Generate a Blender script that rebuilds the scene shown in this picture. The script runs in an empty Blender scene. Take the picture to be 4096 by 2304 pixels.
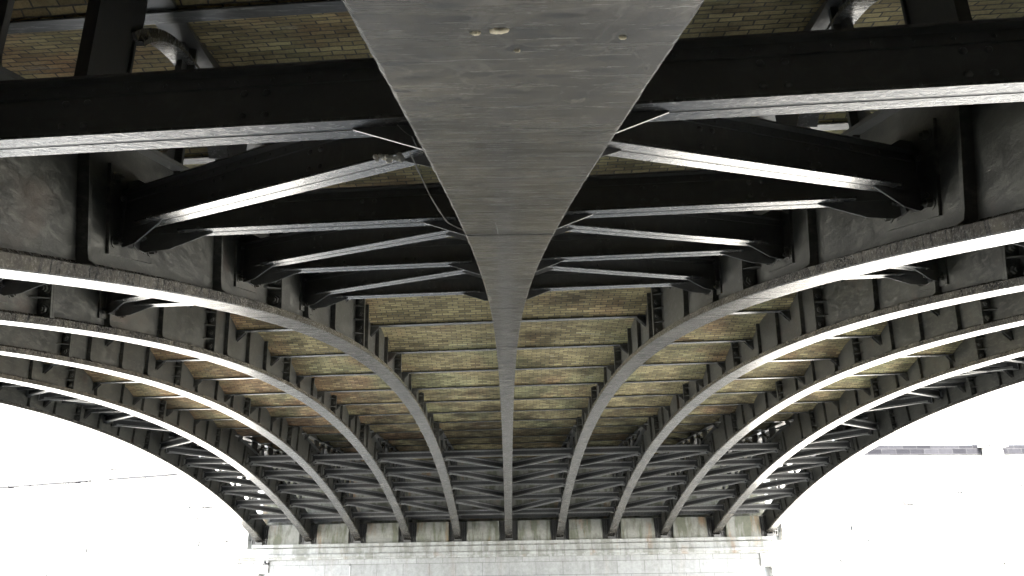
import bpy, math, random
from mathutils import Vector, Matrix
random.seed(7)
R_ = math.radians

# ------------------------------------------------------------ camera, sky, sun, exposure
sc = bpy.context.scene
col = sc.collection
CX = -0.0279
cam_d = bpy.data.cameras.new('camera'); cam = bpy.data.objects.new('camera', cam_d); col.objects.link(cam)
cam_d.sensor_width = 36.0; cam_d.lens = 3000.0 / 4096.0 * 36.0
cam_d.clip_start = 0.05; cam_d.clip_end = 6000
cR = Vector((0.99984472, -0.00486058, -0.01693864)); cU = Vector((0.01455666, -0.31394486, 0.94932962)); cF = Vector((0.00993209, 0.94942878, 0.31382536))
m = Matrix(((cR.x, cU.x, -cF.x), (cR.y, cU.y, -cF.y), (cR.z, cU.z, -cF.z))).to_4x4()
m.translation = Vector((CX, 0, 0)); cam.matrix_world = m
sc.camera = cam
SUN_EL, SUN_AZ = 48.0, 173.0      # azimuth clockwise from +Y: behind the camera, towards the right
w = bpy.data.worlds.new('World'); sc.world = w; w.use_nodes = True
nt = w.node_tree; nt.nodes.clear()
sky = nt.nodes.new('ShaderNodeTexSky'); sky.sky_type = 'NISHITA'; sky.sun_disc = False
sky.sun_elevation = R_(SUN_EL); sky.sun_rotation = R_(SUN_AZ); sky.dust_density = 3.0; sky.air_density = 1.0
bg = nt.nodes.new('ShaderNodeBackground'); bg.inputs['Strength'].default_value = 0.15
wo = nt.nodes.new('ShaderNodeOutputWorld')
hs = nt.nodes.new('ShaderNodeHueSaturation'); hs.inputs['Saturation'].default_value = .5
nt.links.new(sky.outputs[0], hs.inputs['Color']); nt.links.new(hs.outputs[0], bg.inputs[0]); nt.links.new(bg.outputs[0], wo.inputs[0])
sd = bpy.data.lights.new('sun', 'SUN'); sd.energy = 4.0; sd.angle = R_(0.5); sd.color = (1.0, 0.955, 0.90)
so = bpy.data.objects.new('sun', sd); col.objects.link(so)
sv = Vector((math.sin(R_(SUN_AZ)) * math.cos(R_(SUN_EL)), math.cos(R_(SUN_AZ)) * math.cos(R_(SUN_EL)), math.sin(R_(SUN_EL))))
so.rotation_euler = sv.to_track_quat('Z', 'Y').to_euler(); so.location = (20, -30, 40)
sc.view_settings.view_transform = 'Standard'; sc.view_settings.look = 'None'
sc.view_settings.gamma = 1.0; sc.view_settings.exposure = 3.9
try:
    cy = sc.cycles; cy.max_bounces = 10; cy.diffuse_bounces = 6; cy.glossy_bounces = 5; cy.caustics_reflective = False
    cy.use_denoising = True; cy.sample_clamp_indirect = 10.0
except Exception: pass

# ------------------------------------------------------------ geometry constants (metres, z = 0 at eye level, water at -10)
SK = -0.0823                      # the bridge is skewed: cross members run along (1, SK)
RS = 3.0                          # rib spacing
FW = 0.416                        # soffit flange width
ZC = 4.40                         # underside of the deck's cross girders
WATER = -10.0
NR = range(-5, 6)
def zs(y):
    t = y / 45.0
    return 0.3415 + 14.833*t - 15.9329*t*t + 1.6857*t**3 - 0.5192*t**4
def dz(y):
    return (zs(y + .01) - zs(y - .01)) / .02
def nrm(y):
    s = dz(y); k = math.hypot(1, s); return (-s / k, 1 / k)
def offp(y, d):
    n = nrm(y); return (y + n[0]*d, zs(y) + n[1]*d)
EXT = 1.12
NEAR = [0.2, 2.75, 5.35, 7.9, 10.45]
FAR = [34.35, 36.75, 39.2, 41.6, 44.05]
BEAMS = [-2.3, 0.2, 2.75, 5.32, 7.9, 10.45, 13.05, 15.65, 18.17, 20.6, 23.05, 25.5, 27.95, 30.4, 32.9, 35.55, 38.1, 40.7, 43.2, 45.7]
SPL = [3.2, 8.75, 14.1, 19.35, 24.95, 30.25, 35.6, 41.0]
STF = [0.9, 4.65, 7.0, 10.3, 12.0, 15.0, 16.35, 17.6, 20.7, 22.2, 23.6, 26.4, 27.9, 29.1, 31.6, 33.6, 37.6, 39.6, 43.0, 45.0]

# ------------------------------------------------------------ materials
def mat(name):
    mt = bpy.data.materials.new(name); mt.use_nodes = True
    n = mt.node_tree; b = n.nodes['Principled BSDF']; return mt, n, b
def N(n, t, **k):
    o = n.nodes.new(t)
    for a, v in k.items():
        if a in o.inputs: o.inputs[a].default_value = v
        else: setattr(o, a, v)
    return o
def L(n, a, b): n.links.new(a, b)
def coords(n, scale=(1, 1, 1), src='Object', uv=False, world=False, rot=(0,0,0)):
    tc = N(n, 'ShaderNodeTexCoord'); mp = N(n, 'ShaderNodeMapping'); mp.inputs['Scale'].default_value = scale; mp.inputs['Rotation'].default_value = rot
    if world:
        g = N(n, 'ShaderNodeNewGeometry'); L(n, g.outputs['Position'], mp.inputs[0])
    else: L(n, tc.outputs['UV' if uv else src], mp.inputs[0])
    return mp.outputs[0]
def noise(n, vec, scale, detail=6, rough=.55, dist=0.0):
    o = N(n, 'ShaderNodeTexNoise'); L(n, vec, o.inputs['Vector'])
    o.inputs['Scale'].default_value = scale; o.inputs['Detail'].default_value = detail; o.inputs['Roughness'].default_value = rough; o.inputs['Distortion'].default_value = dist
    return o.outputs['Fac']
def ramp(n, fac, stops):
    r = N(n, 'ShaderNodeValToRGB'); L(n, fac, r.inputs[0]); e = r.color_ramp.elements
    while len(e) < len(stops): e.new(0.5)
    for i, (p, c) in enumerate(stops):
        e[i].position = p; e[i].color = c if len(c) == 4 else (*c, 1)
    return r.outputs[0]
def mix(n, fac, a, b, mode='MIX'):
    o = N(n, 'ShaderNodeMix'); o.data_type = 'RGBA'; o.blend_type = mode
    if isinstance(fac, (int, float)): o.inputs[0].default_value = fac
    else: L(n, fac, o.inputs[0])
    for i, v in ((6, a), (7, b)):
        if isinstance(v, tuple): o.inputs[i].default_value = v if len(v) == 4 else (*v, 1)
        else: L(n, v, o.inputs[i])
    return o.outputs[2]
def bump(n, b, h, strength=.3, dist=.01, prev=None):
    o = N(n, 'ShaderNodeBump'); o.inputs['Strength'].default_value = strength; o.inputs['Distance'].default_value = dist
    L(n, h, o.inputs['Height'])
    if prev is not None: L(n, prev, o.inputs['Normal'])
    L(n, o.outputs[0], b.inputs['Normal']); return o.outputs[0]

def iron(name, dark, light, rust=.0, r0=.28, r1=.55, spec=.5, streak=(1, 1, 1), bs=.25, lift=1.35, det=8, sg=(.3, .72)):
    mt, n, b = mat(name)
    v = coords(n, world=True); vs_ = coords(n, streak, world=True)
    a = noise(n, v, 1.3, 8, .65); s = noise(n, vs_, 9, det, .6 if det < 6 else .7, .6); f = noise(n, v, 45, 4, .6)
    c = ramp(n, a, [(sg[0], dark), (sg[1], light)])
    c = mix(n, ramp(n, s, [(.48, (0, 0, 0)), (.68, (1, 1, 1))]), c, tuple(min(1, x*lift) for x in light))
    c = mix(n, ramp(n, noise(n, v, .9, 5, .6, .8), [(.60, (0, 0, 0)), (.72, (rust, rust, rust))]), c, (.11, .05, .028))
    L(n, c, b.inputs['Base Color'])
    rr = N(n, 'ShaderNodeMapRange'); L(n, s, rr.inputs[0]); rr.inputs[1].default_value = .35; rr.inputs[2].default_value = .7; rr.inputs[3].default_value = r0; rr.inputs[4].default_value = r1
    L(n, rr.outputs[0], b.inputs['Roughness']); b.inputs['Specular IOR Level'].default_value = spec
    p = bump(n, b, f, bs, .004); bump(n, b, s, bs, .012, p)
    return mt
M_WEB = iron('weathered_iron_plate', (.022, .022, .020), (.060, .059, .050), .25, .32, .58, .5, (1, .6, 1.6), .3, 1.6, 8, (.36, .68))
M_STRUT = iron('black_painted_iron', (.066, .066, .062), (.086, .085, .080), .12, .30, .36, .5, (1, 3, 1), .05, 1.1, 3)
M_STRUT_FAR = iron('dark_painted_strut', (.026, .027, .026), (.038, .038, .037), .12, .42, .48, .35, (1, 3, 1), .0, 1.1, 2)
M_SHINE = iron('worn_gloss_paint', (.050, .050, .048), (.085, .083, .078), .15, .14, .34, .7, (2, 5, 1), .22, 1.35, 6)
M_SHINE.node_tree.nodes['Principled BSDF'].inputs['Coat Weight'].default_value = .3
M_SHINE.node_tree.nodes['Principled BSDF'].inputs['Coat Roughness'].default_value = .12
M_FLANGE_FAR = iron('light_grey_flange', (.16, .16, .153), (.20, .198, .19), .1, .35, .45, .5, (1, 3, 1), .0, 1.1, 2)  # lighter grey than the near flanges
M_FLANGE = iron('grey_painted_iron', (.08, .08, .077), (.14, .138, .13), .12, .15, .32, .5, (.35, 3.5, 1), .22)

# soffit paint of the arch ribs: grey, brushed across, with dark oval stains and pale veins
def soffit_mat():
    mt, n, b = mat('scuffed_grey_soffit_paint')
    v = coords(n, world=True); vx = coords(n, (.35, 4, 4), world=True)
    a = noise(n, v, 1.6, 9, .7); s = noise(n, vx, 10, 10, .75, .4); g = noise(n, v, 26, 8, .75)
    c = ramp(n, a, [(.36, (.020, .019, .019)), (.50, (.046, .043, .038)), (.64, (.080, .074, .063))])
    c = mix(n, ramp(n, s, [(.42, (0, 0, 0)), (.74, (.6, .6, .6))]), c, (.105, .100, .090))
    c = mix(n, ramp(n, g, [(.52, (0, 0, 0)), (.70, (.5, .5, .5))]), c, (.16, .153, .136))
    vo = N(n, 'ShaderNodeTexVoronoi'); vo.voronoi_dimensions = '2D'; L(n, coords(n, (4.5, 13, 1), world=True), vo.inputs['Vector']); vo.inputs['Scale'].default_value = 1.6; vo.inputs['Randomness'].default_value = 1
    c = mix(n, ramp(n, vo.outputs['Distance'], [(.10, (.8, .8, .8)), (.24, (0, 0, 0))]), c, (.022, .022, .024))
    c = mix(n, 1.0, c, ramp(n, noise(n, v, 3.6, 9, .72, .8), [(.36, (.55, .54, .53)), (.5, (1, .98, .95)), (.66, (1.6, 1.54, 1.42))]), 'MULTIPLY')
    wv = noise(n, v, 3.2, 3, .5, 2.2)
    c = mix(n, ramp(n, wv, [(.480, (0, 0, 0)), (.50, (.22, .22, .22)), (.520, (0, 0, 0))]), c, (.23, .22, .20))
    L(n, c, b.inputs['Base Color'])
    rr = N(n, 'ShaderNodeMapRange'); L(n, s, rr.inputs[0]); rr.inputs[1].default_value = .35; rr.inputs[2].default_value = .7; rr.inputs[3].default_value = .17; rr.inputs[4].default_value = .34
    b.inputs['Specular IOR Level'].default_value = .5
    L(n, rr.outputs[0], b.inputs['Roughness'])
    p = bump(n, b, s, .16, .004); bump(n, b, g, .10, .002, p)
    return mt
M_SOFFIT = soffit_mat()

def brick_mat():
    mt, n, b = mat('stock_brick_vault')
    uv = coords(n, uv=True)
    wob = noise(n, uv, 7, 3, .6)
    vm = N(n, 'ShaderNodeVectorMath'); vm.operation = 'MULTIPLY_ADD'
    cb = N(n, 'ShaderNodeCombineXYZ'); L(n, wob, cb.inputs[1]); L(n, wob, cb.inputs[0])
    L(n, cb.outputs[0], vm.inputs[0]); vm.inputs[1].default_value = (.05, .03, 0); L(n, uv, vm.inputs[2])
    def br(c1, c2, mo):
        t = N(n, 'ShaderNodeTexBrick'); L(n, vm.outputs[0], t.inputs['Vector']); t.offset = .5; t.offset_frequency = 2
        t.inputs['Scale'].default_value = 1; t.inputs['Brick Width'].default_value = .24; t.inputs['Row Height'].default_value = .083
        t.inputs['Mortar Size'].default_value = .0095; t.inputs['Mortar Smooth'].default_value = .25
        t.inputs['Color1'].default_value = (*c1, 1); t.inputs['Color2'].default_value = (*c2, 1); t.inputs['Mortar'].default_value = (*mo, 1); return t
    A = br((.53, .445, .225), (.23, .185, .09), (.12, .112, .088))     # yellow stock
    B = br((.54, .35, .175), (.25, .15, .075), (.12, .095, .07))     # orange
    C = br((.44, .46, .24), (.20, .215, .105), (.10, .105, .08))     # green tinged
    w_ = coords(n, world=True)
    sepx = N(n, 'ShaderNodeSeparateXYZ'); L(n, w_, sepx.inputs[0])
    mr = N(n, 'ShaderNodeMapRange'); L(n, sepx.outputs[0], mr.inputs[0]); mr.inputs[1].default_value = -8; mr.inputs[2].default_value = 0; mr.inputs[3].default_value = .12; mr.inputs[4].default_value = -.09
    n1 = noise(n, w_, .55, 5, .6); n2 = noise(n, w_, .38, 5, .6, .5)
    ad = N(n, 'ShaderNodeMath'); ad.operation = 'ADD'; L(n, n1, ad.inputs[0]); L(n, mr.outputs[0], ad.inputs[1])
    c = mix(n, ramp(n, ad.outputs[0], [(.46, (0, 0, 0)), (.62, (1, 1, 1))]), A.outputs[0], B.outputs[0])
    c = mix(n, ramp(n, n2, [(.50, (0, 0, 0)), (.64, (.6, .6, .6))]), c, C.outputs[0])
    # soot and damp, heavier towards the far end
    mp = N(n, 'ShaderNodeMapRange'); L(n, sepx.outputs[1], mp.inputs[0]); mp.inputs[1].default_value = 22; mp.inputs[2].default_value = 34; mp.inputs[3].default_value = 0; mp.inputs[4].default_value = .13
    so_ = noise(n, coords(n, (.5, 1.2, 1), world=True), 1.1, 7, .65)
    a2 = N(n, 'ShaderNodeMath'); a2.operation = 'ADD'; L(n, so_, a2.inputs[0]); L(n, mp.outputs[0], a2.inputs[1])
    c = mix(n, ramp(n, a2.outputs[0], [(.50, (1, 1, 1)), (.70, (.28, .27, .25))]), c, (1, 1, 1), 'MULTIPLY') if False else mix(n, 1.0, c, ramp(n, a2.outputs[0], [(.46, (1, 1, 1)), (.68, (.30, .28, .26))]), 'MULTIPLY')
    c = mix(n, ramp(n, noise(n, coords(n, (.8, 3.0, 1), world=True), 1.7, 8, .7), [(.60, (0, 0, 0)), (.72, (.45, .45, .45))]), c, (.50, .49, .42))
    c = mix(n, 1.0, c, ramp(n, noise(n, uv, 30, 5, .7), [(.25, (.65, .65, .65)), (.75, (1.25, 1.25, 1.25))]), 'MULTIPLY')
    L(n, c, b.inputs['Base Color']); b.inputs['Roughness'].default_value = .9
    inv = N(n, 'ShaderNodeMath'); inv.operation = 'SUBTRACT'; inv.inputs[0].default_value = 1; L(n, A.outputs['Fac'], inv.inputs[1])
    p = bump(n, b, inv.outputs[0], .9, .02); bump(n, b, noise(n, uv, 16, 6, .7), .5, .02, p)
    return mt
M_BRICK = brick_mat()

def stone(name, c1, c2, mo, bw, rh, ms, stain=.6, pale=False):
    mt, n, b = mat(name)
    uv = coords(n, uv=True); w_ = coords(n, world=True)
    t = N(n, 'ShaderNodeTexBrick'); L(n, uv, t.inputs['Vector']); t.offset = .5
    for k, v in (('Scale', 1), ('Brick Width', bw), ('Row Height', rh), ('Mortar Size', ms), ('Mortar Smooth', .2)): t.inputs[k].default_value = v
    t.inputs['Color1'].default_value = (*c1, 1); t.inputs['Color2'].default_value = (*c2, 1); t.inputs['Mortar'].default_value = (*mo, 1)
    c = t.outputs[0]
    drip = noise(n, coords(n, (1.1, 1.1, .22), world=True), 2.0, 7, .6)
    c = mix(n, ramp(n, drip, [(.45, (0, 0, 0)), (.58, (stain, stain, stain))]), c, (.12, .125, .085))
    rus = noise(n, coords(n, (1.3, 1.3, .3), world=True), 1.0, 6, .6)
    c = mix(n, ramp(n, rus, [(.56, (0, 0, 0)), (.68, (stain*.8, stain*.8, stain*.8))]), c, (.28, .16, .075))
    c = mix(n, 1.0, c, ramp(n, noise(n, w_, 5, 8, .7), [(.3, (.78, .78, .78)), (.7, (1.12, 1.12, 1.12))]), 'MULTIPLY')
    L(n, c, b.inputs['Base Color']); b.inputs['Roughness'].default_value = .85
    p = bump(n, b, noise(n, w_, 9, 8, .7), .5, .03)
    inv = N(n, 'ShaderNodeMath'); inv.operation = 'SUBTRACT'; inv.inputs[0].default_value = 1; L(n, t.outputs['Fac'], inv.inputs[1])
    bump(n, b, inv.outputs[0], .6, .02, p)
    return mt
M_BLOCK = stone('darker_stone_block', (.27, .27, .24), (.235, .235, .21), (.2, .2, .17), 40, 40, .001, .85)  # darker grey than the wall courses, with strong drip stains
M_STONE = stone('portland_stone_courses', (.40, .40, .39), (.35, .35, .34), (.17, .17, .16), 1.55, .72, .012, .15)
M_CORN = stone('stained_cornice_stone', (.42, .42, .40), (.38, .38, .365), (.2, .2, .18), 1.6, 9, .010, .5)
M_WALL = stone('pale_granite_wall', (.62, .61, .57), (.55, .54, .51), (.30, .30, .28), 1.7, .66, .012, .12)
def wall_marks():
    n = M_WALL.node_tree; b = n.nodes['Principled BSDF']; src = b.inputs['Base Color'].links[0].from_socket
    uv = coords(n, uv=True); t = N(n, 'ShaderNodeTexBrick'); L(n, uv, t.inputs['Vector']); t.offset = .5
    for k, v in (('Scale', 1), ('Brick Width', 1.7), ('Row Height', .66), ('Mortar Size', .07), ('Mortar Smooth', .1)): t.inputs[k].default_value = v
    k1 = ramp(n, noise(n, coords(n, (.45, 1, 1), world=True), 1.2, 6, .7), [(.555, (0, 0, 0)), (.62, (1, 1, 1))])
    k = mix(n, 1.0, t.outputs['Fac'], k1, 'MULTIPLY')
    k2 = ramp(n, noise(n, coords(n, (.6, 1, 1.6), world=True), .8, 9, .75), [(.64, (0, 0, 0)), (.67, (1, 1, 1))])
    k = mix(n, 1.0, k, k2, 'ADD')
    L(n, mix(n, k, src, (.010, .010, .011)), b.inputs['Base Color']); b.inputs['Specular IOR Level'].default_value = .15
M_COPE = stone('dark_coping_stone', (.009, .009, .011), (.022, .022, .025), (.05, .05, .05), .9, .3, .01, .0)  # very dark tone; also colours the painted shadow line on the left wall
M_COPE.node_tree.nodes['Principled BSDF'].inputs['Specular IOR Level'].default_value = .08

wall_marks()
def plain(name, c, rough=.8, sc_=6, v=.3):
    mt, n, b = mat(name)
    x = ramp(n, noise(n, coords(n, world=True), sc_, 7, .65), [(.3, tuple(k*(1-v) for k in c)), (.7, tuple(k*(1+v) for k in c))])
    L(n, x, b.inputs['Base Color']); b.inputs['Roughness'].default_value = rough
    bump(n, b, noise(n, coords(n, world=True), 30, 5, .6), .3, .01); return mt
M_DECK = plain('dark_deck_concrete', (.09, .085, .075))
M_WEBSILK = plain('grey_cobweb', (.35, .34, .31), .9)
M_FEATHER = plain('dirty_feather', (.45, .42, .36), .9, 20)
M_LICHEN = plain('pale_flaked_paint', (.62, .55, .40), .9, 40, .2)
M_GAUGE = plain('white_painted_rod', (.7, .7, .68), .6)

def water_mat():
    mt, n, b = mat('river_water')
    b.inputs['Base Color'].default_value = (.26, .265, .255, 1); b.inputs['Roughness'].default_value = .12
    b.inputs['IOR'].default_value = 1.33
    v = coords(n, (1, 1.4, 1), world=True)
    p = bump(n, b, noise(n, v, .9, 4, .55), .5, .25); bump(n, b, noise(n, v, 4.5, 4, .55), .4, .05, p)
    return mt
M_WATER = water_mat()
M_PAVE = stone('bounce_paving', (.52, .52, .51), (.46, .46, .45), (.25, .24, .2), .9, .6, .01, .1)  # pale paving for the added path that reflects fill light upward
M_MUD = plain('river_bed', (.14, .12, .09), .95, .6)

# ------------------------------------------------------------ mesh helpers
class MB:
    def __init__(s): s.v = []; s.f = []; s.uv = None; s.mi = {}; s.cur = 0
    def add(s, vs, fs):
        k = len(s.v); s.v += [tuple(p) for p in vs]
        for f in fs:
            if s.cur: s.mi[len(s.f)] = s.cur
            s.f.append(tuple(i + k for i in f))
    def box(s, x0, x1, y0, y1, z0, z1):
        s.add([(x0,y0,z0),(x1,y0,z0),(x1,y1,z0),(x0,y1,z0),(x0,y0,z1),(x1,y0,z1),(x1,y1,z1),(x0,y1,z1)],
              [(0,3,2,1),(4,5,6,7),(0,1,5,4),(1,2,6,5),(2,3,7,6),(3,0,4,7)])
    def frame(s, o, a, b, c, a0, a1, b0, b1, c0, c1):     # box in an arbitrary frame
        P = lambda i, j, k: tuple(o[q] + a[q]*i + b[q]*j + c[q]*k for q in range(3))
        s.add([P(a0,b0,c0),P(a1,b0,c0),P(a1,b1,c0),P(a0,b1,c0),P(a0,b0,c1),P(a1,b0,c1),P(a1,b1,c1),P(a0,b1,c1)],
              [(0,3,2,1),(4,5,6,7),(0,1,5,4),(1,2,6,5),(2,3,7,6),(3,0,4,7)])
    def poly(s, pts, ext):                                 # prism: polygon pts extruded by vector ext
        n = len(pts); q = [tuple(p[i] + ext[i] for i in range(3)) for p in pts]
        s.add(list(pts) + q, [tuple(range(n))[::-1], tuple(range(n, 2*n))] + [(i, (i+1) % n, n + (i+1) % n, n + i) for i in range(n)])
    def sweep(s, rings, closed=True):
        n = len(rings[0]); k = len(s.v)
        for r in rings: s.v += [tuple(p) for p in r]
        for j in range(len(rings) - 1):
            for i in range(n):
                a = k + j*n + i; b = k + j*n + (i+1) % n
                s.f.append((a, b, b + n, a + n))
        s.f.append(tuple(k + i for i in range(n))[::-1]); s.f.append(tuple(k + (len(rings)-1)*n + i for i in range(n)))
    def cyl(s, c, ax, r, h, n=6, r2=None, rot=0.0):
        ax = Vector(ax).normalized(); t = Vector((0, 0, 1)) if abs(ax.z) < .9 else Vector((1, 0, 0))
        u = ax.cross(t).normalized(); v = ax.cross(u); c = Vector(c); r2 = r if r2 is None else r2
        ring = lambda cc, rr: [tuple(cc + (u*math.cos(rot + 2*math.pi*i/n) + v*math.sin(rot + 2*math.pi*i/n))*rr) for i in range(n)]
        s.sweep([ring(c, r), ring(c + ax*h, r2)])
    def nut(s, c, ax, r=.045):
        s.cyl(c, ax, r*1.45, .008, 14); c2 = Vector(c) + Vector(ax).normalized()*.008
        s.cyl(c2, ax, r, .04, 6, r, random.random()); s.cyl(c2 + Vector(ax).normalized()*.04, ax, r*.5, .022, 10)
    def rivet(s, c, ax, r=.022):
        ax_ = Vector(ax).normalized(); s.cyl(c, ax, r, r*.45, 10, r*.75); s.cyl(Vector(c) + ax_*r*.45, ax, r*.75, r*.25, 10, r*.3)
    def mesh(s, name, material, shear=False, smooth=False):
        me = bpy.data.meshes.new(name)
        vs = [(x, y + x*SK, z) for x, y, z in s.v] if shear else s.v
        me.from_pydata(vs, [], s.f); me.materials.append(material)
        if s.mi:
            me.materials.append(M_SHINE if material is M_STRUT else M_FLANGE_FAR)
            for q, v_ in s.mi.items(): me.polygons[q].material_index = v_
        if s.uv: 
            l = me.uv_layers.new(name='UVMap')
            for p in me.polygons:
                for li in p.loop_indices: l.data[li].uv = s.uv[me.loops[li].vertex_index]
        else:      # box-projected uv in metres
            l = me.uv_layers.new(name='UVMap'); me.update()
            for p in me.polygons:
                nx, ny, nz = (abs(q) for q in p.normal)
                for li in p.loop_indices:
                    v = s.v[me.loops[li].vertex_index]
                    l.data[li].uv = (v[0], v[2]) if ny >= nx and ny >= nz else ((v[1], v[2]) if nx >= nz else (v[0], v[1]))
        if smooth:
            for p in me.polygons: p.use_smooth = True
        me.update(); return me
def ob(name, me, parent=None, loc=(0, 0, 0)):
    o = bpy.data.objects.new(name, me); col.objects.link(o)
    o.location = loc
    if parent is not None: o.parent = parent
    return o
def empty(name, loc=(0, 0, 0)):
    o = bpy.data.objects.new(name, None); col.objects.link(o); o.location = loc; o.empty_display_size = .3; return o
def tag(o, label, cat, group=None):
    o['label'] = label; o['category'] = cat
    if group: o['group'] = group
    return o
def struct(o): o['kind'] = 'structure'; return o

# ------------------------------------------------------------ setting: water, river bed
b = MB(); b.add([(-900, -900, WATER), (900, -900, WATER), (900, 900, WATER), (-900, 900, WATER)], [(0, 1, 2, 3)])
struct(ob('water', b.mesh('water', M_WATER)))
b = MB(); b.add([(-900, -900, WATER - 3), (900, -900, WATER - 3), (900, 900, WATER - 3), (-900, 900, WATER - 3)], [(0, 1, 2, 3)])
struct(ob('ground', b.mesh('ground', M_MUD)))
b = MB(); b.box(-90, 90, -1.6, 4.2, WATER - 3, -1.7)  # unseen path, added to bounce fill light up under the ribs
struct(ob('bounce_path', b.mesh('bounce_path', M_PAVE, shear=True)))

# ------------------------------------------------------------ the bridge
BR = empty('arch_bridge', (0, 0, 0))
tag(BR, 'iron arch bridge seen from below, dark ribs and struts under a brick vaulted deck', 'bridge')

def samples(y0, y1):
    ys = []; y = y0
    while y < y1 - 1e-6:
        ys.append(y); y += .035 if y < 2.5 else (.07 if y < 7 else .3)
    ys.append(y1); return ys
YS0, YS1 = -1.0, 46.75
TOPW = 4.86
def webtop(y):
    e = offp(y, EXT)[1]
    yy = y
    if 12.6 < y < 32.4: return TOPW
    return min(zs(y) + EXT / max(nrm(y)[1], .5), TOPW)

def rib_meshes():
    M = {}
    # web
    b = MB(); ys = []; y = YS0
    while y < YS1: ys.append(y); y += .3
    ys += [12.59, 12.61, 32.39, 32.41, YS1]; ys.sort()
    b.sweep([[(-.03, y, zs(y) + .05), (.03, y, zs(y) + .05), (.03, y, webtop(y)), (-.03, y, webtop(y))] for y in ys])
    M['web'] = b.mesh('arch_rib', M_WEB)
    # soffit flange with a chamfered, slightly ragged lip
    b = MB(); rings = []; ch = .010; h = FW/2
    for y in samples(YS0, YS1):
        j1, j2 = ((random.gauss(0, .0007), random.gauss(0, .0007)) if y < 9 else (0, 0))
        lp = [(-h + ch + j1, 0), (h - ch + j2, 0), (h + j2, ch), (h, .095), (h - .02, .105), (.05, .125), (.03, .15), (-.03, .15), (-.05, .125), (-h + .02, .105), (-h, .095), (-h + j1, ch)]
        n = nrm(y); rings.append([(x, y + n[0]*d, zs(y) + n[1]*d) for x, d in lp])
    b.sweep(rings)
    for s in SPL:      # raised seam cover lines at the castings' joints
        pass
    M['soffit'] = b.mesh('soffit_flange', M_SOFFIT)
    # extrados flange, near and far spandrel
    for key, (y0, y1) in {'ext1': (YS0, 12.2), 'ext2': (32.75, YS1)}.items():
        b = MB(); rings = []; k = 60
        for i in range(k + 1):
            y = y0 + (y1 - y0)*i/k; n = nrm(y)
            rings.append([(x, y + n[0]*d, zs(y) + n[1]*d) for x, d in ((-.15, EXT), (.15, EXT), (.15, EXT + .035), (.03, EXT + .06), (-.03, EXT + .06), (-.15, EXT + .035))])
        b.sweep(rings); M[key] = b.mesh('extrados_flange', M_STRUT)
    # longitudinal bearer under the deck above the spandrels, near and far
    for key, (y0, y1) in {'ch1': (YS0, 12.55), 'ch2': (32.45, 47.4)}.items():
        b = MB(); b.box(-.14, .14, y0, y1, ZC + .03, ZC + .07); b.box(-.02, .02, y0, y1, ZC + .07, TOPW); M[key] = b.mesh('deck_bearer', M_STRUT)
    # stiffeners
    def stiff(y, w=.14, t=.035):
        b = MB(); n = nrm(y); top = 1.05 if (y < 12.4 or y > 32.6) else (TOPW - zs(y))/n[1]*.98
        if 12.4 <= y <= 32.6: top = min(top, 1.3)
        T = (0, n[1], -n[0]); U = (0, n[0], n[1]); o = (0, y, zs(y))
        for s in (-1, 1):
            X = (s, 0, 0)
            pts = [(.028, .11), (w + .03, .11), (w*.86, .15), (w*.80, .22), (w*.80, top), (.028, top)]
            P = [tuple(o[q] + X[q]*a + U[q]*c - T[q]*t/2 for q in range(3)) for a, c in pts]
            b.poly(P, tuple(T[q]*t for q in range(3)))
        return b.mesh('web_stiffener', M_WEB)
    M['stiff'] = [stiff(y) for y in STF]
    # bolted splice: end plates of two castings with nuts between small shelves
    def splice(y):
        b = MB(); n = nrm(y); T = (0, n[1], -n[0]); U = (0, n[0], n[1]); o = (0, y, zs(y))
        top = (EXT - .02) if (y < 12.4 or y > 32.6) else min((TOPW - zs(y))/n[1], 1.2)
        for s in (-1, 1):
            X = (s, 0, 0)
            b.frame(o, X, T, U, .028, .20, -.045, -.003, .105, top); b.frame(o, X, T, U, .028, .20, .003, .045, .105, top)
            d = .21; k = 0
            while d < top - .06:
                for sg in (-1, 1):
                    c = Vector(o) + Vector(X)*.115 + Vector(U)*d + Vector(T)*(.045*sg)
                    b.nut(c, Vector(T)*sg, .052)
                if d + .15 < top:
                    for sg in (-1, 1):
                        pts = [(.028, 0), (.19, 0), (.10, .13), (.028, .20)]
                        P = [tuple(o[q] + X[q]*a + T[q]*sg*(.045 + e) + U[q]*(d + .135) for q in range(3)) for a, e in pts]
                        b.poly(P, tuple(U[q]*.014 for q in range(3)))
                d += .27
        # hairline joint across the soffit: a thin proud strip
        b.frame(o, (1, 0, 0), T, U, -FW/2 + .012, FW/2 - .012, -.004, .004, -.003, .01)
        return b.mesh('splice_joint', M_WEB)
    M['splice'] = [splice(y) for y in SPL]
    M['knee'] = []
    for y in BEAMS:
        if not 10 < y < 34: continue
        h = min(.22, ZC - zs(y) - .22)
        if h < .08: continue
        b = MB()
        for s in (-1, 1):
            for dy in (-.045, .045):
                b.poly([(s*.031, y + dy - .008, ZC - .004), (s*.22, y + dy - .008, ZC - .004), (s*.22, y + dy - .008, ZC - .03), (s*.12, y + dy - .008, ZC - h*.62), (s*.031, y + dy - .008, ZC - h)], (0, .016, 0))
        M['knee'].append(b.mesh('knee_bracket', M_WEB))
    # node plates that take the struts
    def node(y):
        b = MB(); n = nrm(y); T = (0, n[1], -n[0]); U = (0, n[0], n[1]); o = (0, y, zs(y))
        for s in (-1, 1):
            X = (s, 0, 0)
            b.frame(o, X, T, U, .028, .055, -.36, .34, .24, .92)
            for e, d in ((-.29, .34), (.27, .34), (-.29, .82), (.27, .82)):
                b.nut(Vector(o) + Vector(X)*.055 + Vector(T)*e + Vector(U)*d, X, .034)
        return b.mesh('node_plate', M_WEB)
    M['node'] = [node(y) for y in NEAR + FAR]
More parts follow.
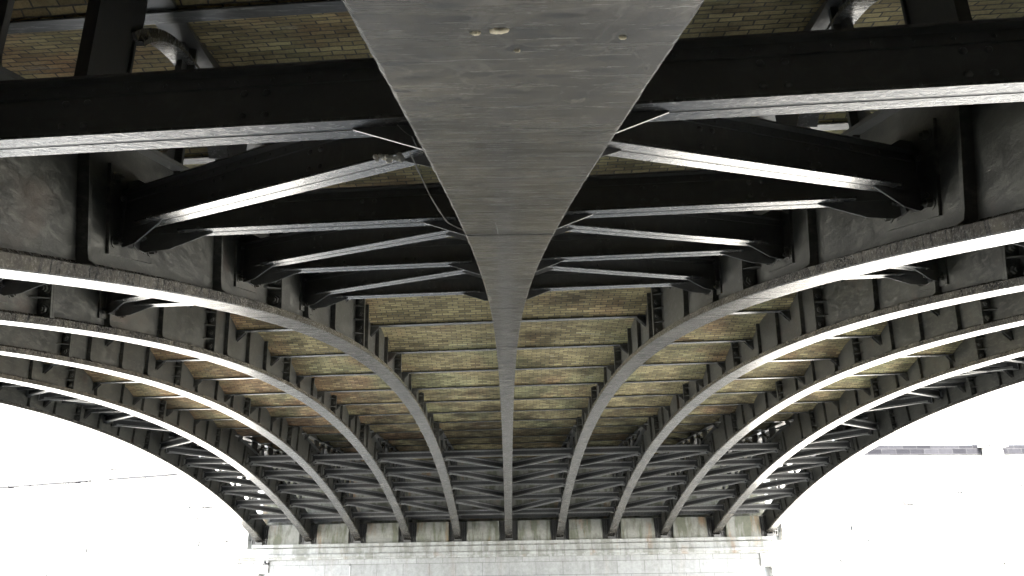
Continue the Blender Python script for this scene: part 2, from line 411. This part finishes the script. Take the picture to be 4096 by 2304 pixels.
    # spandrel columns (broad with flared head), thin posts and round arches
    cols_n = [-.5, 2.1, 4.6, 7.1, 9.6]; posts_n = [0.8, 3.43, 5.82, 8.35]
    cols = cols_n + [44.8 - q for q in cols_n if 44.8 - q < 44.9]; posts = posts_n + [44.8 - q for q in posts_n]
    M['col'] = []; M['post'] = []; M['arch'] = []
    for y in cols:
        zb = zs(y) + EXT / nrm(y)[1] + .02; b = MB(); hz = min(ZC - .45, ZC)
        if zb < ZC - .12:
            zt = ZC + .03
            z1 = max(zb + .05, zt - .62); z2 = max(zb + .08, zt - .32)
            sh = [(-.34, zb - .12), (-.27, zb + .10), (-.26, z1), (-.34, z1 + .06), (-.37, z2), (-.37, zt), (.37, zt), (.37, z2), (.34, z1 + .06), (.26, z1), (.27, zb + .10), (.34, zb - .12)]
            b.poly([(-.025, y + a, c) for a, c in sh], (.05, 0, 0))
            for sgn in (-1, 1):
                b.box(-.045, .045, y + sgn*.262 - .015, y + sgn*.262 + .012, zb - .02, max(z1, zb + .05))
            M['col'].append(b.mesh('spandrel_column', M_STRUT_FAR))
    for y in posts:
        zb = zs(y) + EXT / nrm(y)[1] + .02
        if zb < ZC - .05:
            b = MB(); b.box(-.09, .09, y - .02, y + .02, zb - .05, ZC + .03); b.box(-.02, .02, y - .12, y + .12, zb - .05, ZC + .03)
            for sgn in (-1, 1):   # rounded foot fillets
                pts = [(-.02, y + sgn*.115, zb - .08 - dz(y)*0), (-.02, y + sgn*.115, zb + .22)] + [(-.02, y + sgn*(.115 + .2*(1 - math.cos(a))), zb + .22 - .2*math.sin(a)) for a in (.4, .8, 1.2)] + [(-.02, y + sgn*.36, zb - .08)]
                b.poly(pts, (.04, 0, 0))
            M['post'].append(b.mesh('spandrel_post', M_STRUT))
    cs = sorted(cols)
    for a, c in zip(cs, cs[1:]):
        if c - a > 3: continue
        mid = (a + c)/2; rad = (c - a)/2 - .30; zc0 = ZC - .15; b = MB(); rings = []; rings2 = []
        if zs(mid) + EXT > ZC - .1: continue
        for i in range(25):
            t = -1 + i/12; ph = t*.88; Rr = rad/math.sin(.88); yy = mid + Rr*math.sin(ph); zz = zc0 - Rr*(1 - math.cos(ph))
            ny, nz = math.sin(ph), math.cos(ph)
            rings.append([(x, yy + ny*d, zz + nz*d) for x, d in ((-.10, 0), (.10, 0), (.10, .035), (.05, .04), (.05, .11), (-.05, .11), (-.05, .04), (-.10, .035))])
        lo = zs(a + .28) + EXT + .05
        b.sweep(rings); M['arch'].append(b.mesh('spandrel_arch', M_SHINE))
    # springing shoe: ribbed plate against the abutment
    b = MB(); y = 46.72
    b.box(-.50, .50, y, y + .06, -.26, .86)
    for s in (-1, 1):
        for x in (.235, .36, .485): b.box(s*x - .015, s*x + .015, y - .14, y, -.25, .85)
        for z in (-.22, .02, .28, .54, .80): b.box(min(s*.21, s*.5), max(s*.21, s*.5), y - .17, y - .003, z, z + .03)
        for z in (-.08, .17, .43, .69): b.nut((s*.30, y - .002, z), (0, -1, 0), .04)
    b.box(-.22, .22, y - .42, y - .003, -.27, -.12)
    M['shoe'] = b.mesh('springing_shoe', M_STRUT)
    return M
RM = rib_meshes()
def put_rib(k):
    r = ob('arch_rib', RM['web'], BR, (RS*k, RS*k*SK, 0))
    for key, nm in (('soffit', 'soffit_flange'), ('ext1', 'extrados_flange'), ('ext2', 'extrados_flange'), ('ch1', 'deck_bearer'), ('ch2', 'deck_bearer'), ('shoe', 'springing_shoe')):
        ob(nm, RM[key], r)
    for key, nm in (('stiff', 'web_stiffener'), ('splice', 'splice_joint'), ('node', 'node_plate'), ('knee', 'knee_bracket'), ('col', 'spandrel_column'), ('post', 'spandrel_post'), ('arch', 'spandrel_arch')):
        for me in RM[key]: ob(nm, me, r)
    return r
ribs = {k: put_rib(k) for k in NR}

# struts: plate web with double-angle flanges and tapered end gussets
def bar(P0, P1, rivets=True, far=False):
    gl, gd = (.14, .35) if far else (.34, 1.0); gt = .004 if far else .005
    P0 = Vector(P0); P1 = Vector(P1); d = P1 - P0; Ln = d.length; a = d.normalized()
    s = a.cross(Vector((0, 0, 1))).normalized(); u = Vector((0, 0, 1)); b = MB()
    bx = lambda a0, a1, b0, b1, c0, c1: b.frame(P0, a, s, u, a0, a1, b0, b1, c0, c1)
    bx(0, Ln, -.008, .008, .002, .295)
    for sg in (-1, 1):
        lo, hi = (.009, .072) if sg > 0 else (-.072, -.009)
        b.cur = 1; bx(gl, Ln - gl, lo, hi, 0, .014); b.cur = 0; bx(.05, Ln - .05, lo, hi, .284, .298)
        l2, h2 = (.009, .022) if sg > 0 else (-.022, -.009)
        b.cur = 1 if far else 0  # far bars: the angle legs take the lighter flange grey too
        bx(gl, Ln - gl, l2, h2, .015, .07); bx(.05, Ln - .05, l2, h2, .228, .283)
    for e in (0, 1):       # gusset below the flange at each end
        o = P0 if e == 0 else P1; aa = a if e == 0 else -a
        pts = [(p*(.55 if far else 1), q*(gd if q < 0 else 1)) for p, q in [(.0, .10), (.62, .02), (.60, -.005), (.26, -.13), (.06, -.15), (0, -.12)]]
        b.poly([tuple(o + aa*p + u*q - s*gt) for p, q in pts], tuple(s*gt*2))
        b.frame(o, aa, s, u, .0, .014, -.085, .085, -.13*gd, .30)
        for q in (-.05*gd, .24): 
            for r in (-.055, .055): b.nut(o + aa*.014 + s*r + u*q, aa, .024)
        pts = [(.0, .30), (.40, .30), (.16, .40), (.0, .41)]
        if not far: b.poly([tuple(o + aa*p + u*(q - .003) - s*.007) for p, q in pts], tuple(s*.014))
    if rivets:
        for f in (.36, .64):
            for da in (-.05, .05):
                for q in (.09, .20):
                    for sg in (-1, 1): b.rivet(P0 + a*(Ln*f + da) + u*q + s*sg*.008, s*sg, .018)
        k = int(Ln/.16)
        for i in range(3, k - 2):
            for q in (.045, .255):
                for sg in (-1, 1): b.cyl(P0 + a*(i*Ln/k) + u*q + s*sg*.022, s*sg, .011, .007, 6, .007)
    return b
UPD = .455
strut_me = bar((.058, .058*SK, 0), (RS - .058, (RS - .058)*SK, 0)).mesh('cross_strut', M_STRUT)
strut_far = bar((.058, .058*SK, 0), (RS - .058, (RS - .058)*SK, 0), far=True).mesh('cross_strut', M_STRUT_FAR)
def node_z(y): return zs(y) + UPD
DI = {}
for side in (-1, 1):
    for st in (NEAR, FAR):
        for i in range(4):
            ya, yb = st[i] + .27, st[i+1] - .27
            za, zb = node_z(ya), node_z(yb)
            if side > 0:      # right bays: inner rib is the low-x end
                inner, outer = .058, RS - .058
            else: inner, outer = RS - .058, .058
            if st is NEAR: A, B_ = (inner, ya + inner*SK, za), (outer, yb + outer*SK, zb)
            else: A, B_ = (outer, ya + outer*SK, za), (inner, yb + inner*SK, zb)
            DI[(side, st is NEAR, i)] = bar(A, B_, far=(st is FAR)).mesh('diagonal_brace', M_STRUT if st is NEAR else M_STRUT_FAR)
for k in range(-5, 5):
    side = 1 if k >= 0 else -1
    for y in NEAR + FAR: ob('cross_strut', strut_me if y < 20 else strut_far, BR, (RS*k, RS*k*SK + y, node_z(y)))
    for nr in (True, False):
        for i in range(4): ob('diagonal_brace', DI[(side, nr, i)], BR, (RS*k, RS*k*SK, 0))

# outer bays: zigzag bracing right across the crown
ONI = [10.45, 15.25, 20.05, 24.8, 29.6, 34.35]; ONO = [12.9, 17.65, 22.4, 27.15, 31.95]
for k, inn, out in ((-5, RS - .058, .058), (4, .058, RS - .058)):
    for i, yo in enumerate(ONO):
        for ya, yb, xa, xb in ((ONI[i] + .25, yo - .27, inn, out), (yo + .27, ONI[i+1] - .25, out, inn)):
            me = bar((xa, ya + xa*SK, node_z(ya)), (xb, yb + xb*SK, node_z(yb)), far=True).mesh('diagonal_brace', M_STRUT_FAR)
            ob('diagonal_brace', me, BR, (RS*k, RS*k*SK, 0))
for s in (-1, 1):
    b = MB(); a, c = sorted((s*12.04, s*15.0)); b.box(a, c, -1.5, 47.2, ZC + .20, ZC + .24)
    for j in range(40): b.box(a, c, -1.2 + j*1.2, -1.14 + j*1.2, ZC + .10, ZC + .198)
    ob('footway_plate', b.mesh('footway_plate', M_STRUT, shear=True), BR)

# deck: cross girders, brick jack arches, slab, fascia
XE = 15.05
b = MB(); b.box(-XE, XE, -.072, .072, 0, .022); b.box(-XE, XE, -.012, .012, .022, .44)
gird = b.mesh('deck_girder', M_FLANGE, shear=True)
for y in BEAMS: ob('deck_girder', gird, BR, (0, y, ZC))
for y0, y1 in zip(BEAMS, BEAMS[1:]):
    b = MB(); n = 14; uv = []; al = 0; a0, a1 = .03, (y1 - y0) - .03; rise = .30; prev = None; off = random.random()*.28
    nx = 40
    for i in range(n + 1):
        t = i/n; yy = a0 + (a1 - a0)*t; zz = .035 + rise*4*t*(1 - t)
        if prev: al += math.hypot(yy - prev[0], zz - prev[1])
        prev = (yy, zz)
        for j in range(nx + 1):
            x = -12.02 + 24.04*j/nx
            b.v.append((x, yy, zz + .006*math.sin(x*1.9 + y0*3 + t*5))); uv.append((x + off, al))
    for i in range(n):
        for j in range(nx): q = i*(nx + 1) + j; b.f.append((q, q + nx + 1, q + nx + 2, q + 1))
    b.uv = uv; ob('brick_vault', b.mesh('brick_vault', M_BRICK, shear=True), BR, (0, y0, ZC))
b = MB(); b.box(-15.6, 15.6, -3.4, 49.5, ZC + .45, ZC + 1.2)
ob('deck_slab', b.mesh('deck_slab', M_DECK, shear=True), BR)
for s in (-1, 1):
    b = MB(); x = s*15.35
    b.box(x - .05, x + .05, -3, 47.3, ZC - .15, ZC + .44); b.box(x - .16, x + .16, -3, 47.3, ZC - .19, ZC - .152)
    ob('fascia_girder', b.mesh('fascia_girder', M_WEB, shear=True), BR)

# toothed bearing strip along the far abutment
b = MB(); b.box(-14.6, 14.6, 46.55, 46.75, 1.02, 1.06); b.box(-14.6, 14.6, 46.62, 46.66, 1.06, 1.30); b.box(-14.6, 14.6, 46.5, 46.75, 1.30, 1.34)
x = -14.5
while x < 14.5:
    b.box(x, x + .035, 46.56, 46.617, 1.063, 1.24); x += .085
ob('bearing_strip', b.mesh('bearing_strip', M_STRUT, shear=True), BR)

# ------------------------------------------------------------ far abutment
AB = empty('stone_abutment', (0, 46.6, WATER))
tag(AB, 'pale stained stone abutment with a moulded cornice under the far feet of the ribs', 'abutment')
def ab(name, b, mt, shear=True):
    o = ob(name, b.mesh(name, mt, shear=shear), AB, (0, -46.6, -WATER)); return o
for k in range(-5, 5):
    b = MB(); x0, x1 = RS*k + .53, RS*k + 2.47; y0 = 46.32; c = .03
    z0, z1 = -.26, .88
    # battered block with eased edges
    b.sweep([[(x0 + c, y0 + .02, z0), (x1 - c, y0 + .02, z0), (x1, y0 + .02 + c, z0), (x1, 47.3, z0), (x0, 47.3, z0), (x0, y0 + .02 + c, z0)],
             [(x0 + c, y0 + .10, z1 - c), (x1 - c, y0 + .10, z1 - c), (x1, y0 + .10 + c, z1 - c), (x1, 47.3, z1 - c), (x0, 47.3, z1 - c), (x0, y0 + .10 + c, z1 - c)],
             [(x0 + c, y0 + .13, z1), (x1 - c, y0 + .13, z1), (x1 - c, y0 + .15 + c, z1), (x1 - c, 47.3, z1), (x0 + c, 47.3, z1), (x0 + c, y0 + .15 + c, z1)]])
    ab('springing_block', b, M_BLOCK)
b = MB(); b.box(-15.2, 15.2, 46.78, 48.2, -.5, .90); b.box(-15.2, 15.2, 47.2, 48.2, .90, ZC + .44)
ab('back_wall', b, M_BLOCK)
b = MB(); b.box(-15.35, 15.0, 46.16, 46.78, -.445, -.262); b.box(-15.3, 14.95, 46.34, 46.78, -.50, -.446); ab('bearing_course', b, M_CORN)
prof = [(46.70, -.502), (46.12, -.502), (46.12, -.80), (46.10, -.815), (46.02, -.83), (46.0, -.90), (46.02, -.98), (46.10, -1.03), (46.12, -1.05), (46.14, -1.12), (46.22, -1.15), (46.70, -1.15)]
b = MB(); b.sweep([[(x, y, z) for y, z in prof] for x in (-16.4, -14, -7, 0, 7, 14, 16.8)]); ab('cornice', b, M_CORN)
b = MB(); b.box(-14.25, 14.25, 46.32, 47.5, WATER - 3, -1.152); ab('ashlar_wall', b, M_STONE)
for s in (-1, 1):
    b = MB()
    z = -1.152; i = 0
    while z > WATER - 1:
        xi = 14.252 if i % 2 == 0 else 14.80
        x0, x1 = (s*xi, s*17.2) if s > 0 else (s*17.2, s*xi)
        b.box(x0, x1, 46.16, 47.6, z - .71, z); z -= .73; i += 1
    ab('quoin_pier', b, M_WALL)

# gauge rod on the abutment
G = MB(); G.box(-.012, .012, 0, .03, -1.2, .0); g = G.mesh('gauge_rod', M_GAUGE)
gx = -9.35
tag(ob('gauge_rod', g, None, (gx, 46.24 + gx*SK, -1.52)), 'thin white upright rod with a dark tip on the wall below the cornice', 'gauge rod')
G2 = MB(); G2.box(-.016, .016, -.005, .035, .0, .14); o = ob('rod_tip', G2.mesh('rod_tip', M_STRUT), bpy.data.objects['gauge_rod'])

# ------------------------------------------------------------ near abutment (behind the camera)
b = MB(); b.box(-17, 17, -4, -1.6, WATER - 3, ZC + .44)
o = ob('near_abutment', b.mesh('near_abutment', M_STONE, shear=True)); tag(o, 'stone abutment wall carrying the near end of the iron bridge', 'abutment')

# ------------------------------------------------------------ embankment walls
def emb(name, s, label):
    W = empty(name, (s*17, 46.5, WATER)); tag(W, label, 'wall', 'river walls beside the bridge')
    def part(nm, b, mt):
        me = b.mesh(nm, mt); return ob(nm, me, W, (-s*17, -46.5, -WATER))
    slope = .20 if s > 0 else .45
    def ring(x, f, t, z0, z1):
        y = 46.4 + x*SK + max(0, (abs(x) - 20))*slope
        return [(x, y + f, z0), (x, y + t, z0), (x, y + t, z1), (x, y + f, z1)]
    xs = [s*q for q in (15.7, 20, 30, 60, 120)]
    def sw(f, t, z0, z1):
        b = MB(); b.sweep([ring(x, f, t, z0, z1) for x in xs]); return b
    part('wall_face', sw(0, 1.2, WATER - 3, 4.15), M_WALL)
    part('coping', sw(-.12 if s > 0 else -.06, 1.0, 4.152, 4.72), M_COPE if s > 0 else M_WALL)
    for px in ((29.0, 41.0) if s > 0 else (27.0, 40.0)):
        x = s*px; y = 46.4 + x*SK + max(0, px - 20)*slope; b = MB()
        b.box(x - .55, x + .55, y - .45, y - .122, WATER - 3, 4.55); b.box(x - .80, x + .80, y - .62, y + .5, 4.552, 4.70); b.box(x - .7, x + .7, y - .4, y + .4, 4.702, 4.86)
        part('pilaster', b, M_WALL)
    if s < 0: part('shadow_strip', sw(-.16, -.062, 3.98, 4.06), M_COPE)  # dark strip coloured in as a shadow line below the left coping
    return W
emb('embankment_wall', 1, 'sunlit white river wall with a dark grey coping band and capped pilasters')
emb('embankment_wall', -1, 'sunlit white river wall with a thin painted shadow line and pale coping')

# ------------------------------------------------------------ small things
def strand(name, pts, r, label, cat, lumps=8, mt=M_WEBSILK):
    b = MB(); P = [Vector(p) for p in pts]; k = 24; rings = []
    def at(t):
        s = t*(len(P) - 1); i = min(int(s), len(P) - 2); return P[i].lerp(P[i+1], s - i)
    for i in range(k + 1):
        c = at(i/k); rr = r*(1 + (2.6*random.random() if i % 3 == 0 else .3*random.random()))
        sag = Vector((0, 0, -.03*math.sin(math.pi*i/k)))
        rings.append([tuple(c + sag + Vector((math.cos(a)*rr, 0, math.sin(a)*rr))) for a in (0, 1.26, 2.51, 3.77, 5.03)])
    b.sweep(rings); o = ob(name, b.mesh(name, mt)); tag(o, label, cat); return o
def unproj(u, v, y):      # point of this view at depth y, for hanging things where the photograph shows them
    d = cF + cR*((u - 2048)/3000) - cU*((v - 1152)/3000); t = y/d.y; return (CX + d.x*t, y, d.z*t)
strand('cobweb_strand', [unproj(1640, 610, 2.9), unproj(1720, 760, 3.15), unproj(1790, 870, 3.4), unproj(1862, 925, 3.75)], .0022, 'dusty cobweb strand slung beside the edge of the broad middle rib', 'cobweb')
strand('cobweb_thread', [unproj(1590, 500, 2.72), unproj(1650, 520, 2.7), unproj(1672, 590, 2.8)], .0012, 'short fine cobweb thread at the end of the first strut by the middle rib', 'cobweb')
b = MB()
c0 = Vector(unproj(1560, 628, 3.32))
for i in range(16):
    c = c0 + Vector((random.uniform(-.09, .06), random.uniform(-.02, .02), random.uniform(-.015, .02)))
    rr = random.uniform(.008, .02); n = 7; rings = []
    for j in range(5):
        t = j/4; q = rr*math.sin(math.pi*(.1 + .8*t))
        rings.append([tuple(c + Vector((math.cos(2*math.pi*m_/n)*q, math.sin(2*math.pi*m_/n)*q, (t - .5)*rr*1.6))) for m_ in range(n)])
    b.sweep(rings)
tag(ob('feather_clump', b.mesh('feather_clump', M_FEATHER)), 'pale clump of feathers and down stuck under a diagonal brace by the middle rib', 'feathers')
# flaked patches on the middle rib's soffit
for (u, v, a, c) in ((1995, 122, .013, .0050), (1902, 130, .006, .0028), (2490, 148, .006, .002), (2070, 200, .004, .0012)):
    lo, hi = .3, 3.0
    for _ in range(40):
        mid = (lo + hi)/2; p = unproj(u, v, mid)
        if p[2] > zs(mid): hi = mid
        else: lo = mid
    p = Vector(unproj(u, v, lo)); n = nrm(lo); b = MB(); k = 16
    rr = [1 + random.uniform(-.28, .28) for _ in range(k)]
    T = Vector((0, n[1], -n[0])); U = Vector((0, n[0], n[1]))
    ring = lambda f, d: [tuple(p + Vector((math.cos(2*math.pi*i/k)*a*rr[i]*f, 0, 0)) + T*math.sin(2*math.pi*i/k)*c*1.6*rr[i]*f - U*d) for i in range(k)]
    b.sweep([ring(1, -.001), ring(.95, .0015), ring(.6, .003)])
    ob('flaked_patch', b.mesh('flaked_patch', M_LICHEN), ribs[0])

# short dark split in the middle rib's paint
P = []
for (u, v) in ((1981, 893), (1984, 905), (1990, 920), (1992, 936)):
    lo, hi = 1.0, 6.0
    for _ in range(40):
        mid = (lo + hi)/2; p = unproj(u, v, mid)
        if p[2] > zs(mid): hi = mid
        else: lo = mid
    P.append(Vector(unproj(u, v, lo)))
b = MB()
b.sweep([[tuple(p + Vector((dx, dy, dz_))) for dx, dy, dz_ in ((-q, 0, -.001), (q, 0, -.001), (q, 0, .01), (-q, 0, .01))] for p, q in zip(P, (.0012, .0028, .0035, .001))])
ob('paint_crack', b.mesh('paint_crack', M_STRUT), ribs[0])
